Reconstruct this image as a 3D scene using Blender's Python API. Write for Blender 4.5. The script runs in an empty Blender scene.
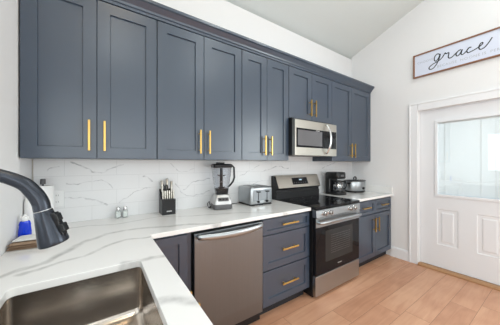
import bpy, bmesh, math, random
from mathutils import Vector, Matrix
random.seed(4)
SC = bpy.context.scene
COL = SC.collection
PI = math.pi

# ------------------------------------------------------------------ camera
cam_d = bpy.data.cameras.new('camera')
cam_d.lens = 219.9 / 500 * 36.0
cam_d.sensor_width = 36.0
cam_d.shift_y = 0.002
cam_d.clip_start = 0.02
cam = bpy.data.objects.new('camera', cam_d)
COL.objects.link(cam)
cam.location = (-3.539, -2.122, 1.356)
cam.rotation_euler = (PI/2, 0, math.radians(55.7 - 90))
SC.camera = cam

# ------------------------------------------------------------------ view + world
SC.view_settings.view_transform = 'Standard'
SC.view_settings.look = 'None'
SC.view_settings.gamma = 1
SC.view_settings.use_curve_mapping = False
SC.view_settings.exposure = -0.10
w = bpy.data.worlds.new('world'); SC.world = w; w.use_nodes = True
nt = w.node_tree
bg = nt.nodes['Background']
bg.inputs['Color'].default_value = (0.80, 0.88, 1.0, 1)
bg.inputs['Strength'].default_value = 1.05

WLX = -3.930
def area(name, loc, rot, sx, sy, power, col=(1, 1, 1)):
    l = bpy.data.lights.new(name, 'AREA'); l.shape = 'RECTANGLE'
    l.size = sx; l.size_y = sy; l.energy = power; l.color = col
    o = bpy.data.objects.new(name, l); COL.objects.link(o)
    o.location = loc; o.rotation_euler = rot
    return o
area('daylight_door', (.75, -1.42, 1.5), (PI/2, 0, PI/2), 1.0, 1.2, 19, (0.95, 1, 1))
# daylight through the windows: two behind the camera, one over the sink, plus added fill lights in both side walls
area('added_fill_right', (-.03, -3.5, 1.55), (PI/2, 0, PI/2), 1.7, 1.6, 58, (0.93, 1, 0.985))
area('added_fill_left', (WLX+.03, -3.7, 1.55), (PI/2, 0, -PI/2), 1.7, 1.6, 54, (0.93, 1, 0.985))
area('daylight_front', (-2.95, -5.32, 1.55), (PI/2, 0, 0), 1.1, 1.7, 14, (0.93, 1, 0.985))
area('daylight_front', (-1.15, -5.32, 1.55), (PI/2, 0, 0), 1.1, 1.7, 14, (0.93, 1, 0.985))
area('daylight_sink', (-3.93, -1.45, 1.62), (PI/2, 0, -PI/2), 0.9, 0.85, 4.5, (0.93, 1, 0.985))

# ------------------------------------------------------------------ material helpers
def srgb(r, g, b):
    f = lambda c: (c/255/12.92) if c/255 <= .04045 else ((c/255+.055)/1.055)**2.4
    return (f(r), f(g), f(b), 1)

def mat(name, col, rough=.5, metal=0, spec=.5, **kw):
    m = bpy.data.materials.new(name); m.use_nodes = True
    n = m.node_tree.nodes; l = m.node_tree.links
    b = n['Principled BSDF']
    b.inputs['Base Color'].default_value = col if len(col) == 4 else (*col, 1)
    b.inputs['Roughness'].default_value = rough
    b.inputs['Metallic'].default_value = metal
    b.inputs['Specular IOR Level'].default_value = spec
    for k, v in kw.items():
        b.inputs[k.replace('_', ' ')].default_value = v
    return m

def noise_vary(m, scale=(40, 40, 40), amt=.06, bump=0, detail=3):
    """gentle procedural variation of colour (and bump)"""
    n = m.node_tree.nodes; l = m.node_tree.links; b = n['Principled BSDF']
    tc = n.new('ShaderNodeTexCoord'); mp = n.new('ShaderNodeMapping'); mp.inputs['Scale'].default_value = scale
    nz = n.new('ShaderNodeTexNoise'); nz.inputs['Scale'].default_value = 1; nz.inputs['Detail'].default_value = detail
    l.new(tc.outputs['Object'], mp.inputs['Vector']); l.new(mp.outputs['Vector'], nz.inputs['Vector'])
    mx = n.new('ShaderNodeMix'); mx.data_type = 'RGBA'
    c = b.inputs['Base Color'].default_value[:]
    mx.inputs['A'].default_value = (*[max(0, x*(1-amt)) for x in c[:3]], 1)
    mx.inputs['B'].default_value = (*[min(1, x*(1+amt)) for x in c[:3]], 1)
    l.new(nz.outputs['Fac'], mx.inputs['Factor']); l.new(mx.outputs['Result'], b.inputs['Base Color'])
    if bump:
        bp = n.new('ShaderNodeBump'); bp.inputs['Strength'].default_value = bump; bp.inputs['Distance'].default_value = .002
        l.new(nz.outputs['Fac'], bp.inputs['Height']); l.new(bp.outputs['Normal'], b.inputs['Normal'])
    return m

def brushed(name, col, rough, scale, amt=.08):
    m = mat(name, col, rough, 1)
    noise_vary(m, scale, amt, 0.06)
    return m

M = {}
M['wall'] = noise_vary(mat('wall_paint', srgb(233, 233, 234), .85, spec=.2), (25, 25, 25), .008, .05)
M['ceiling'] = noise_vary(mat('ceiling_paint', srgb(221, 227, 226), .9, spec=.2), (60, 60, 60), .015, .15)
M['trim'] = noise_vary(mat('trim_paint', srgb(236, 237, 240), .4), (20, 20, 20), .008)
M['door'] = noise_vary(mat('door_paint', srgb(234, 236, 240), .35), (20, 20, 20), .008)
M['navy'] = noise_vary(mat('navy_cabinet_paint', srgb(50, 64, 82), .3, spec=1.0), (6, 6, 6), .04)
M['toe'] = noise_vary(mat('toe_kick_black', srgb(30, 31, 36), .6), (6, 6, 6), .04)
M['gold'] = noise_vary(mat('brushed_gold', srgb(212, 172, 98), .3, 1), (90, 90, 90), .05)
M['steel'] = brushed('stainless_steel', srgb(190, 185, 176), .3, (2, 2, 260))
M['steel_n'] = brushed('stainless_steel_neutral', srgb(172, 176, 179), .3, (2, 2, 260))
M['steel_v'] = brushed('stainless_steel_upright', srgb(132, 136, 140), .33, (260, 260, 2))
M['sinksteel'] = brushed('sink_steel', srgb(184, 176, 168), .2, (3, 3, 200), .1)
M['chrome'] = noise_vary(mat('polished_steel', srgb(215, 215, 215), .12, 1), (40, 40, 40), .03)
M['blackglass'] = mat('black_glass', (0.009, 0.009, 0.011, 1), .06, spec=.15)
M['ovenglass'] = mat('oven_window_glass', (0.035, 0.034, 0.034, 1), .08, spec=.15)
M['mwglass'] = mat('microwave_window_glass', (0.12, 0.12, 0.13, 1), .1, spec=.7)
M['black'] = noise_vary(mat('black_plastic', (0.011, 0.0115, 0.013, 1), .33, spec=.35), (60, 60, 60), .1)
M['darkgrey'] = noise_vary(mat('dark_grey_plastic', srgb(88, 88, 90), .4), (60, 60, 60), .05)
M['silver'] = noise_vary(mat('silver_plastic', srgb(200, 200, 200), .3, .5), (60, 60, 60), .03)
M['faucet'] = noise_vary(mat('dark_slate_metal', srgb(58, 62, 70), .27, .75), (60, 60, 60), .05)
M['white'] = noise_vary(mat('white_plastic', srgb(240, 240, 240), .35), (30, 30, 30), .01)
M['paper'] = noise_vary(mat('paper_towel', srgb(244, 244, 244), .95), (300, 300, 300), .02, .4)
M['brownframe'] = noise_vary(mat('brown_wood_frame', srgb(134, 92, 66), .5), (8, 8, 90), .18)
M['threshold'] = noise_vary(mat('wood_threshold', srgb(176, 134, 96), .5), (60, 4, 60), .12)
M['board'] = noise_vary(mat('sign_board', srgb(216, 222, 238), .7), (20, 20, 20), .01)
M['ink'] = mat('black_ink', srgb(38, 42, 48), .7)
M['greyink'] = mat('grey_ink', srgb(178, 184, 194), .7)
M['display'] = mat('display_text', srgb(170, 190, 205), .4)
M['display'].node_tree.nodes['Principled BSDF'].inputs['Emission Color'].default_value = srgb(170, 200, 220)
M['display'].node_tree.nodes['Principled BSDF'].inputs['Emission Strength'].default_value = .6
M['blue'] = mat('blue_liquid', srgb(10, 60, 215), .12, spec=.6)
M['towel'] = noise_vary(mat('brown_cloth', srgb(160, 134, 112), .95), (250, 250, 250), .2, .6)
M['whitecloth'] = noise_vary(mat('white_cloth', srgb(228, 228, 226), .95), (90, 90, 90), .18, .6)
M['salt'] = noise_vary(mat('salt_grains', srgb(222, 226, 224), .9), (500, 500, 500), .1)
M['slat'] = mat('blind_slat', srgb(244, 244, 244), .5)
_n = M['slat'].node_tree.nodes; _l = M['slat'].node_tree.links
_t = _n.new('ShaderNodeBsdfTranslucent'); _t.inputs['Color'].default_value = (.9, .92, .92, 1)
_m = _n.new('ShaderNodeMixShader'); _m.inputs['Fac'].default_value = .5
_l.new(_n['Principled BSDF'].outputs[0], _m.inputs[1]); _l.new(_t.outputs[0], _m.inputs[2]); _l.new(_m.outputs[0], _n['Material Output'].inputs['Surface'])
def glass(name, col, rough=.02, alpha=.25):
    m = bpy.data.materials.new(name); m.use_nodes = True
    n = m.node_tree.nodes; l = m.node_tree.links
    for x in list(n): n.remove(x)
    o = n.new('ShaderNodeOutputMaterial'); mx = n.new('ShaderNodeMixShader')
    t = n.new('ShaderNodeBsdfTransparent'); t.inputs['Color'].default_value = col
    g = n.new('ShaderNodeBsdfGlossy'); g.inputs['Roughness'].default_value = rough
    lw = n.new('ShaderNodeLayerWeight'); lw.inputs['Blend'].default_value = .5
    f = n.new('ShaderNodeMath'); f.operation = 'POWER'; f.inputs[1].default_value = 4.0; l.new(lw.outputs['Facing'], f.inputs[0])
    ad = n.new('ShaderNodeMath'); ad.operation = 'ADD'; ad.inputs[1].default_value = .04+alpha*.2; ad.use_clamp = True
    l.new(f.outputs[0], ad.inputs[0]); l.new(ad.outputs[0], mx.inputs['Fac'])
    l.new(t.outputs[0], mx.inputs[1]); l.new(g.outputs[0], mx.inputs[2]); l.new(mx.outputs[0], o.inputs['Surface'])
    return m
M['clear'] = glass('clear_glass', (.93, .95, .95, 1))
M['pitcher'] = glass('tinted_clear_plastic', (.93, .94, .955, 1), .05, -.1)
M['doorglass'] = glass('door_glass', (.97, .98, .98, 1), .015, .25)
M['winglass'] = glass('window_glass', (.97, .98, .98, 1), .01, 0)
M['carafe'] = glass('carafe_glass', (.62, .63, .65, 1), .03, .5)
M['lidglass'] = glass('lid_glass', (.55, .57, .6, 1), .03, .5)

# --- wooden floor planks (run along x)
def floor_mat():
    m = mat('oak_planks', srgb(205, 165, 138), .42)
    n = m.node_tree.nodes; l = m.node_tree.links; b = n['Principled BSDF']
    tc = n.new('ShaderNodeTexCoord'); sp = n.new('ShaderNodeSeparateXYZ')
    l.new(tc.outputs['Object'], sp.inputs[0])
    def math_(op, a, bb=None, c=None):
        x = n.new('ShaderNodeMath'); x.operation = op
        for i, v in enumerate((a, bb, c)):
            if v is None: continue
            if isinstance(v, (int, float)): x.inputs[i].default_value = v
            else: l.new(v, x.inputs[i])
        return x.outputs[0]
    W = .19; L = 2.1
    v = math_('DIVIDE', math_('ADD', sp.outputs['Y'], 0.115), W)
    row = math_('FLOOR', v); fv = math_('FRACT', v)
    wn = n.new('ShaderNodeTexWhiteNoise'); wn.noise_dimensions = '1D'; l.new(row, wn.inputs['W'])
    u = math_('ADD', math_('DIVIDE', sp.outputs['X'], L), math_('MULTIPLY', wn.outputs['Value'], 7.0))
    cu = math_('FLOOR', u); fu = math_('FRACT', u)
    cb = n.new('ShaderNodeCombineXYZ'); l.new(row, cb.inputs[0]); l.new(cu, cb.inputs[1])
    w2 = n.new('ShaderNodeTexWhiteNoise'); w2.noise_dimensions = '2D'; l.new(cb.outputs[0], w2.inputs['Vector'])
    # grain
    mp = n.new('ShaderNodeMapping'); mp.inputs['Scale'].default_value = (1.8, 17, 1)
    of = n.new('ShaderNodeVectorMath'); of.operation = 'MULTIPLY_ADD'
    cb2 = n.new('ShaderNodeCombineXYZ'); l.new(w2.outputs['Value'], cb2.inputs[0]); l.new(w2.outputs['Value'], cb2.inputs[1])
    l.new(cb2.outputs[0], of.inputs[0]); of.inputs[1].default_value = (9, 9, 9); l.new(tc.outputs['Object'], of.inputs[2])
    l.new(of.outputs[0], mp.inputs['Vector'])
    nz = n.new('ShaderNodeTexNoise'); nz.inputs['Scale'].default_value = 1; nz.inputs['Detail'].default_value = 6
    nz.inputs['Distortion'].default_value = 1.2
    l.new(mp.outputs[0], nz.inputs['Vector'])
    nb = n.new('ShaderNodeTexNoise'); nb.inputs['Scale'].default_value = 3.5; nb.inputs['Detail'].default_value = 2
    l.new(of.outputs[0], nb.inputs['Vector'])
    rp = n.new('ShaderNodeValToRGB'); e = rp.color_ramp.elements
    e[0].position = .0; e[0].color = srgb(172, 120, 91); e[1].position = 1; e[1].color = srgb(220, 174, 142)
    k = rp.color_ramp.elements.new(.5); k.color = srgb(200, 149, 119)
    tone = math_('ADD', math_('ADD', math_('MULTIPLY', w2.outputs['Value'], .34), .08),
                 math_('ADD', math_('MULTIPLY', math_('SUBTRACT', nz.outputs['Fac'], .5), .9), math_('MULTIPLY', nb.outputs['Fac'], .55)))
    l.new(tone, rp.inputs[0])
    # joints
    ev = math_('MULTIPLY', math_('MINIMUM', fv, math_('SUBTRACT', 1, fv)), W)
    eu = math_('MULTIPLY', math_('MINIMUM', fu, math_('SUBTRACT', 1, fu)), L)
    ed = math_('LESS_THAN', math_('MINIMUM', ev, eu), .0016)
    mx = n.new('ShaderNodeMix'); mx.data_type = 'RGBA'
    l.new(ed, mx.inputs['Factor']); l.new(rp.outputs[0], mx.inputs['A']); mx.inputs['B'].default_value = srgb(150, 108, 82)
    l.new(mx.outputs['Result'], b.inputs['Base Color'])
    bp = n.new('ShaderNodeBump'); bp.inputs['Strength'].default_value = .25; bp.inputs['Distance'].default_value = .002; bp.invert = True
    l.new(ed, bp.inputs['Height']); l.new(bp.outputs[0], b.inputs['Normal'])
    return m
M['floor'] = floor_mat()

# --- quartz with long grey veins that sit at fixed places in the slab
VEINS = [
 ([(-3.94, -.93), (-3.824, -.85), (-3.749, -.80), (-3.687, -.694), (-3.59, -.56), (-3.508, -.478), (-3.386, -.461), (-3.231, -.50), (-3.0, -.56), (-2.8, -.66)], .026),
 ([(-3.80, -.90), (-3.673, -.826), (-3.605, -.815), (-3.499, -.709), (-3.404, -.659), (-3.282, -.70)], .019),
 ([(-3.85, -.20), (-3.60, -.20), (-3.449, -.259), (-3.127, -.188), (-2.9, -.33), (-2.55, -.42), (-2.3, -.58), (-2.1, -.66)], .014),
 ([(-3.45, -1.00), (-3.40, -1.015), (-3.346, -1.012), (-3.27, -1.041)], .026),
 ([(-3.395, -1.37), (-3.336, -1.388), (-3.27, -1.455)], .028),
 ([(-2.6, -.02), (-2.3, -.26), (-2.0, -.33), (-1.79, -.50)], .010),
 ([(-.98, -.30), (-.70, -.42), (-.40, -.44), (-.05, -.60)], .011),
]
def vein_field(m, veins, warp, mask, seed=0):
    """strength of hand-placed veins; coordinates are (x, y) of a slab or (x, z) of a wall"""
    n = m.node_tree.nodes; l = m.node_tree.links
    tc = n.new('ShaderNodeTexCoord')
    nz = n.new('ShaderNodeTexNoise'); nz.inputs['Scale'].default_value = 7 if mask == 'xy' else 11; nz.inputs['Detail'].default_value = 5
    l.new(tc.outputs['Object'], nz.inputs['Vector'])
    su = n.new('ShaderNodeVectorMath'); su.operation = 'SUBTRACT'; su.inputs[1].default_value = (.5, .5, .5); l.new(nz.outputs['Color'], su.inputs[0])
    ma = n.new('ShaderNodeVectorMath'); ma.operation = 'MULTIPLY_ADD'; ma.inputs[1].default_value = (warp, warp, warp)
    l.new(su.outputs[0], ma.inputs[0]); l.new(tc.outputs['Object'], ma.inputs[2])
    fl = n.new('ShaderNodeVectorMath'); fl.operation = 'MULTIPLY'; fl.inputs[1].default_value = (1, 1, 0) if mask == 'xy' else (1, 0, 1); l.new(ma.outputs[0], fl.inputs[0])
    P = fl.outputs[0]
    def vm(op, a, bb):
        x = n.new('ShaderNodeVectorMath'); x.operation = op
        for i, v in enumerate((a, bb)):
            if v is None: continue
            if isinstance(v, tuple): x.inputs[i].default_value = v
            elif op == 'SCALE' and i == 1: l.new(v, x.inputs['Scale'])
            else: l.new(v, x.inputs[i])
        return x
    def mm(op, a, bb, clamp=False):
        x = n.new('ShaderNodeMath'); x.operation = op; x.use_clamp = clamp
        for i, v in enumerate((a, bb)):
            if isinstance(v, (int, float)): x.inputs[i].default_value = v
            else: l.new(v, x.inputs[i])
        return x.outputs[0]
    best = None
    for pts, wd in veins:
        for a, c in zip(pts[:-1], pts[1:]):
            ba = (c[0]-a[0], c[1]-a[1], 0) if mask == 'xy' else (c[0]-a[0], 0, c[1]-a[1]); L2 = sum(q*q for q in ba)
            pa = vm('SUBTRACT', P, (a[0], a[1], 0) if mask == 'xy' else (a[0], 0, a[1]))
            h = mm('DIVIDE', vm('DOT_PRODUCT', pa.outputs[0], ba).outputs['Value'], L2, True)
            sc = n.new('ShaderNodeVectorMath'); sc.operation = 'SCALE'; sc.inputs[0].default_value = ba; l.new(h, sc.inputs['Scale'])
            d = vm('LENGTH', vm('SUBTRACT', pa.outputs[0], sc.outputs[0]).outputs[0], None).outputs['Value']
            s = mm('DIVIDE', d, wd)
            best = s if best is None else mm('MINIMUM', best, s)
    core = n.new('ShaderNodeMapRange'); core.interpolation_type = 'SMOOTHSTEP'
    core.inputs['From Min'].default_value = .1; core.inputs['From Max'].default_value = 1.15
    core.inputs['To Min'].default_value = 1; core.inputs['To Max'].default_value = 0
    l.new(best, core.inputs['Value'])
    n2 = n.new('ShaderNodeTexNoise'); n2.inputs['Scale'].default_value = 22; n2.inputs['Detail'].default_value = 4
    l.new(tc.outputs['Object'], n2.inputs['Vector'])
    st = n.new('ShaderNodeMapRange'); st.inputs['From Min'].default_value = .3; st.inputs['From Max'].default_value = .7
    st.inputs['To Min'].default_value = .35 if mask == 'xy' else .0; st.inputs['To Max'].default_value = 1; l.new(n2.outputs['Fac'], st.inputs['Value'])
    return mm('MULTIPLY', core.outputs[0], st.outputs[0])
def quartz(name, veins):
    m = mat(name, srgb(237, 236, 235), .12, spec=.45)
    n = m.node_tree.nodes; l = m.node_tree.links; b = n['Principled BSDF']
    f = vein_field(m, veins, .07, 'xy')
    mx = n.new('ShaderNodeMix'); mx.data_type = 'RGBA'; l.new(f, mx.inputs['Factor'])
    mx.inputs['A'].default_value = srgb(237, 236, 235); mx.inputs['B'].default_value = srgb(186, 185, 184)
    l.new(mx.outputs['Result'], b.inputs['Base Color'])
    return m
M['quartz'] = quartz('veined_quartz', VEINS)

# --- marble tile backsplash
TV = [([(-3.715, 1.365), (-3.653, 1.341), (-3.581, 1.28), (-3.53, 1.274), (-3.432, 1.319), (-3.376, 1.352)], 0.007),
 ([(-3.738, 1.216), (-3.669, 1.202), (-3.597, 1.223), (-3.53, 1.226), (-3.451, 1.166)], 0.005),
 ([(-3.76, 1.101), (-3.653, 1.099), (-3.485, 1.024)], 0.007),
 ([(-3.414, 1.028), (-3.338, 1.086), (-3.259, 1.136), (-3.175, 1.142)], 0.005),
 ([(-3.832, 1.126), (-3.76, 1.149)], 0.007),
 ([(-3.86, 1.296), (-3.79, 1.333)], 0.005),
 ([(-3.219, 1.237), (-3.154, 1.199)], 0.007),
 ([(-3.002, 1.361), (-2.918, 1.286), (-2.843, 1.28), (-2.751, 1.322)], 0.005),
 ([(-2.955, 1.164), (-2.893, 1.073), (-2.791, 1.027), (-2.598, 1.078)], 0.007),
 ([(-2.251, 1.215), (-2.073, 1.286), (-1.961, 1.331)], 0.005),
 ([(-2.868, 1.109), (-2.766, 1.18), (-2.598, 1.199)], 0.007),
 ([(-2.054, 1.117), (-1.88, 1.156)], 0.005),
 ([(-1.915, 1.253), (-1.708, 1.324), (-1.482, 1.296)], 0.007),
 ([(-0.827, 1.229), (-0.587, 1.131), (-0.187, 1.05)], 0.005),
 ([(-0.781, 1.288), (-0.485, 1.364)], 0.007),
 ]
def tile_mat():
    m = mat('marble_tile', srgb(236, 236, 237), .22)
    n = m.node_tree.nodes; l = m.node_tree.links; b = n['Principled BSDF']
    tc = n.new('ShaderNodeTexCoord'); sp = n.new('ShaderNodeSeparateXYZ'); l.new(tc.outputs['Object'], sp.inputs[0])
    cb = n.new('ShaderNodeCombineXYZ')
    ax = n.new('ShaderNodeMath'); ax.inputs[1].default_value = 3.756 + .33*6; l.new(sp.outputs['X'], ax.inputs[0])
    az = n.new('ShaderNodeMath'); az.inputs[1].default_value = -(1.381 - .118*10); l.new(sp.outputs['Z'], az.inputs[0])
    l.new(ax.outputs[0], cb.inputs[0]); l.new(az.outputs[0], cb.inputs[1])
    br = n.new('ShaderNodeTexBrick'); br.inputs['Scale'].default_value = 1
    br.inputs['Brick Width'].default_value = .33; br.inputs['Row Height'].default_value = .118
    br.inputs['Mortar Size'].default_value = .0016; br.inputs['Mortar Smooth'].default_value = 0.1
    br.offset = .5; br.inputs['Color1'].default_value = (0, 0, 0, 1); br.inputs['Color2'].default_value = (1, 1, 1, 1); br.inputs['Mortar'].default_value = (.5, .5, .5, 1)
    br.offset_frequency = 2
    l.new(cb.outputs[0], br.inputs['Vector'])
    vf = vein_field(m, TV, .075, 'xz')
    m1 = n.new('ShaderNodeMix'); m1.data_type = 'RGBA'; l.new(vf, m1.inputs['Factor'])
    m1.inputs['A'].default_value = srgb(232, 232, 233); m1.inputs['B'].default_value = srgb(158, 158, 162)
    m2 = n.new('ShaderNodeMix'); m2.data_type = 'RGBA'; l.new(br.outputs['Fac'], m2.inputs['Factor'])
    l.new(m1.outputs['Result'], m2.inputs['A']); m2.inputs['B'].default_value = srgb(214, 214, 215)
    l.new(m2.outputs['Result'], b.inputs['Base Color'])
    bp = n.new('ShaderNodeBump'); bp.invert = True; bp.inputs['Strength'].default_value = .15; bp.inputs['Distance'].default_value = .001
    l.new(br.outputs['Fac'], bp.inputs['Height']); l.new(bp.outputs[0], b.inputs['Normal'])
    return m
M['tile'] = tile_mat()

# ------------------------------------------------------------------ geometry helpers
class MB:
    def __init__(s): s.bm = bmesh.new()
    def box(s, x0, x1, y0, y1, z0, z1, rot=None, pivot=None):
        r = bmesh.ops.create_cube(s.bm, size=1)
        c = Vector(((x0+x1)/2, (y0+y1)/2, (z0+z1)/2))
        mtx = Matrix.Translation(c) @ Matrix.Diagonal((abs(x1-x0), abs(y1-y0), abs(z1-z0), 1))
        if rot:
            p = Vector(pivot) if pivot else c
            mtx = Matrix.Translation(p) @ rot.to_4x4() @ Matrix.Translation(-p) @ mtx
        bmesh.ops.transform(s.bm, matrix=mtx, verts=r['verts'])
        return s
    def prism(s, pts, axis, a0, a1):
        """polygon pts (2D) extruded along axis"""
        def P(u, v, w):
            return {'x': (w, u, v), 'y': (u, w, v), 'z': (u, v, w)}[axis]
        A = [s.bm.verts.new(P(u, v, a0)) for u, v in pts]; B = [s.bm.verts.new(P(u, v, a1)) for u, v in pts]
        s.bm.faces.new(A); s.bm.faces.new(B[::-1])
        for i in range(len(pts)):
            j = (i+1) % len(pts); s.bm.faces.new((A[j], A[i], B[i], B[j]))
        bmesh.ops.recalc_face_normals(s.bm, faces=s.bm.faces[:])
        return s
    def lathe(s, prof, c=(0, 0, 0), seg=32, sx=1, sy=1, mtx=None):
        rings = []
        for r, z in prof:
            if r < 1e-5:
                rings.append([s.bm.verts.new((c[0], c[1], c[2]+z))])
            else:
                rings.append([s.bm.verts.new((c[0]+r*sx*math.cos(2*PI*i/seg), c[1]+r*sy*math.sin(2*PI*i/seg), c[2]+z)) for i in range(seg)])
        for a, b in zip(rings[:-1], rings[1:]):
            for i in range(seg):
                j = (i+1) % seg
                if len(a) == 1 and len(b) == 1: continue
                if len(a) == 1: s.bm.faces.new((a[0], b[i], b[j]))
                elif len(b) == 1: s.bm.faces.new((a[i], a[j], b[0]))
                else: s.bm.faces.new((a[i], a[j], b[j], b[i]))
        if mtx is not None:
            bmesh.ops.transform(s.bm, matrix=mtx, verts=[v for r in rings for v in r])
        bmesh.ops.recalc_face_normals(s.bm, faces=s.bm.faces[:])
        return s
    def tube(s, pts, r, seg=12, smooth=True, sub=6, flat=None, caps=True):
        pts = [Vector(p) for p in pts]
        rr = r if isinstance(r, (list, tuple)) else [r]*len(pts)
        if smooth and len(pts) > 2:
            q = [pts[0]*2-pts[1]] + pts + [pts[-1]*2-pts[-2]]; out = []; ro = []
            for i in range(1, len(q)-2):
                for k in range(sub):
                    t = k/sub; p0, p1, p2, p3 = q[i-1:i+3]
                    out.append(.5*((2*p1)+(p2-p0)*t+(2*p0-5*p1+4*p2-p3)*t*t+(3*p1-p0-3*p2+p3)*t**3))
                    ro.append(rr[i-1]*(1-t)+rr[i]*t)
            out.append(pts[-1]); ro.append(rr[-1]); pts, rr = out, ro
        t0 = (pts[1]-pts[0]).normalized()
        up = Vector((0, 0, 1)) if abs(t0.z) < .9 else Vector((1, 0, 0))
        nrm = t0.cross(up).normalized(); rings = []
        for i, p in enumerate(pts):
            t = (pts[min(i+1, len(pts)-1)]-pts[max(i-1, 0)]).normalized()
            nrm = (nrm-t*nrm.dot(t)).normalized(); bn = t.cross(nrm)
            ring = []
            for k in range(seg):
                a = 2*PI*k/seg; o = nrm*math.cos(a)*rr[i]+bn*math.sin(a)*rr[i]
                if flat: o = Vector((o.x*flat[0], o.y*flat[1], o.z*flat[2]))
                ring.append(s.bm.verts.new(p+o))
            rings.append(ring)
        for a, b in zip(rings[:-1], rings[1:]):
            for k in range(seg): s.bm.faces.new((a[k], a[(k+1) % seg], b[(k+1) % seg], b[k]))
        if caps:
            s.bm.faces.new(rings[0]); s.bm.faces.new(rings[-1][::-1])
        bmesh.ops.recalc_face_normals(s.bm, faces=s.bm.faces[:])
        return s
    def build(s, name, m, parent=None, bevel=0, seg=2, smooth=None, loc=None):
        me = bpy.data.meshes.new(name); s.bm.to_mesh(me); s.bm.free()
        me.materials.append(M[m] if isinstance(m, str) else m)
        o = bpy.data.objects.new(name, me); COL.objects.link(o)
        if parent: o.parent = parent
        if loc: o.location = loc
        if smooth is not None:
            me.shade_smooth()
            try: me.set_sharp_from_angle(angle=math.radians(smooth))
            except Exception: pass
        if bevel:
            b = o.modifiers.new('bevel', 'BEVEL'); b.width = bevel; b.segments = seg; b.limit_method = 'ANGLE'; b.angle_limit = math.radians(35)
        return o

def thing(name, label, cat, loc=(0, 0, 0), rz=0, group=None):
    o = bpy.data.objects.new(name, None); COL.objects.link(o)
    o.empty_display_size = .1
    o.location = loc; o.rotation_euler = (0, 0, rz); tag(o, label, cat, group); return o
def tag(o, label, cat, group=None):
    o['label'] = label; o['category'] = cat
    if group: o['group'] = group
    return o
def struct(o): o['kind'] = 'structure'; return o

def shaker_bm(x0, x1, z0, z1, y, rail=.07, th=.02, rec=.012):
    """door/drawer slab whose front is at y (facing -y) with a recessed flat panel"""
    bm = bmesh.new()
    def ring(a, yy): return [bm.verts.new(p) for p in ((x0+a, yy, z0+a), (x1-a, yy, z0+a), (x1-a, yy, z1-a), (x0+a, yy, z1-a))]
    e = .0015
    R = [ring(0, y+th), ring(0, y+e), ring(e, y), ring(rail, y), ring(rail+.001, y+rec*.75), ring(rail+.003, y+rec)]
    for a, b in zip(R[:-1], R[1:]):
        for i in range(4): bm.faces.new((a[i], a[(i+1) % 4], b[(i+1) % 4], b[i]))
    bm.faces.new(R[-1]); bm.faces.new(R[0][::-1])
    bmesh.ops.recalc_face_normals(bm, faces=bm.faces[:])
    m = MB(); m.bm = bm
    return m

def pull(parent, x, z, y, length=.2, vertical=True):
    m = MB(); h = length/2; yy = y-.032; r = .0062
    if vertical:
        m.box(x-r, x+r, yy-r, yy+r, z-h, z+h)
        for s in (-1, 1): m.box(x-.005, x+.005, yy, y+.0005, z+s*(h-.03)-.005, z+s*(h-.03)+.005)
    else:
        m.box(x-h, x+h, yy-r, yy+r, z-r, z+r)
        for s in (-1, 1): m.box(x+s*(h-.03)-.005, x+s*(h-.03)+.005, yy, y+.0005, z-.005, z+.005)
    return m.build('handle', 'gold', parent, .0015, 2)

# ------------------------------------------------------------------ room shell
WL = -3.930; YF = -5.4; XR = 0.0
SL = .352; Z0 = 3.155
RIDGE_Y = -2.7; ZR = Z0 - SL*RIDGE_Y
struct(MB().box(WL-.15, XR+.5, YF-.15, .15, -.1, 0).build('floor', 'floor'))
c = MB(); c.prism([(0.14, Z0-SL*.14), (0.14, Z0-SL*.14+.1), (RIDGE_Y, ZR+.1), (YF-.15, Z0+.1), (YF-.15, Z0), (RIDGE_Y, ZR)], 'x', WL-.14, XR+.14)
struct(c.build('ceiling', 'ceiling'))
struct(MB().box(WL-.15, XR+.15, 0, .15, 0, Z0-.03).build('wall_back', 'wall'))
def gable(name, x0, x1, holes):
    """side wall in the yz plane with rectangular openings (y0,y1,z0,z1), sorted by y"""
    m = MB(); ys = [YF]
    def top(y): return (Z0-SL*y if y > RIDGE_Y else Z0+(ZR-Z0)*(y-YF)/(RIDGE_Y-YF))+.03
    cur = YF
    def slab(a, b, z0, z1=None):
        pts = [(a, z0), (b, z0)]
        if z1 is not None: pts += [(b, z1), (a, z1)]
        else:
            pts += [(b, top(b))]
            if a < RIDGE_Y < b: pts += [(RIDGE_Y, top(RIDGE_Y))]
            pts += [(a, top(a))]
        m.prism(pts, 'x', x0, x1)
    for y0, y1, z0, z1 in sorted(holes):
        slab(cur, y0, 0)
        if z0 > 0: slab(y0, y1, 0, z0)
        slab(y0, y1, z1); cur = y1
    slab(cur, 0, 0)
    return struct(m.build(name, 'wall'))
DY0, DY1, DZ = -1.895, -.955, 2.062      # door opening
gable('wall_right', XR, XR+.15, [(DY0, DY1, 0, DZ), (-4.4, -2.6, .7, 2.4)])
gable('wall_left', WL-.15, WL, [(-4.6, -2.8, .7, 2.4), (-1.92, -.98, 1.15, 2.1)])
f = MB()
fx = [WL-.15, -3.5, -2.4, -1.7, -.6, XR+.15]
for i in range(5):
    if i in (1, 3):
        f.box(fx[i], fx[i+1], YF-.15, YF, 0, .7); f.box(fx[i], fx[i+1], YF-.15, YF, 2.4, Z0)
    else: f.box(fx[i], fx[i+1], YF-.15, YF, 0, Z0)
struct(f.build('wall_front', 'wall'))
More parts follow.
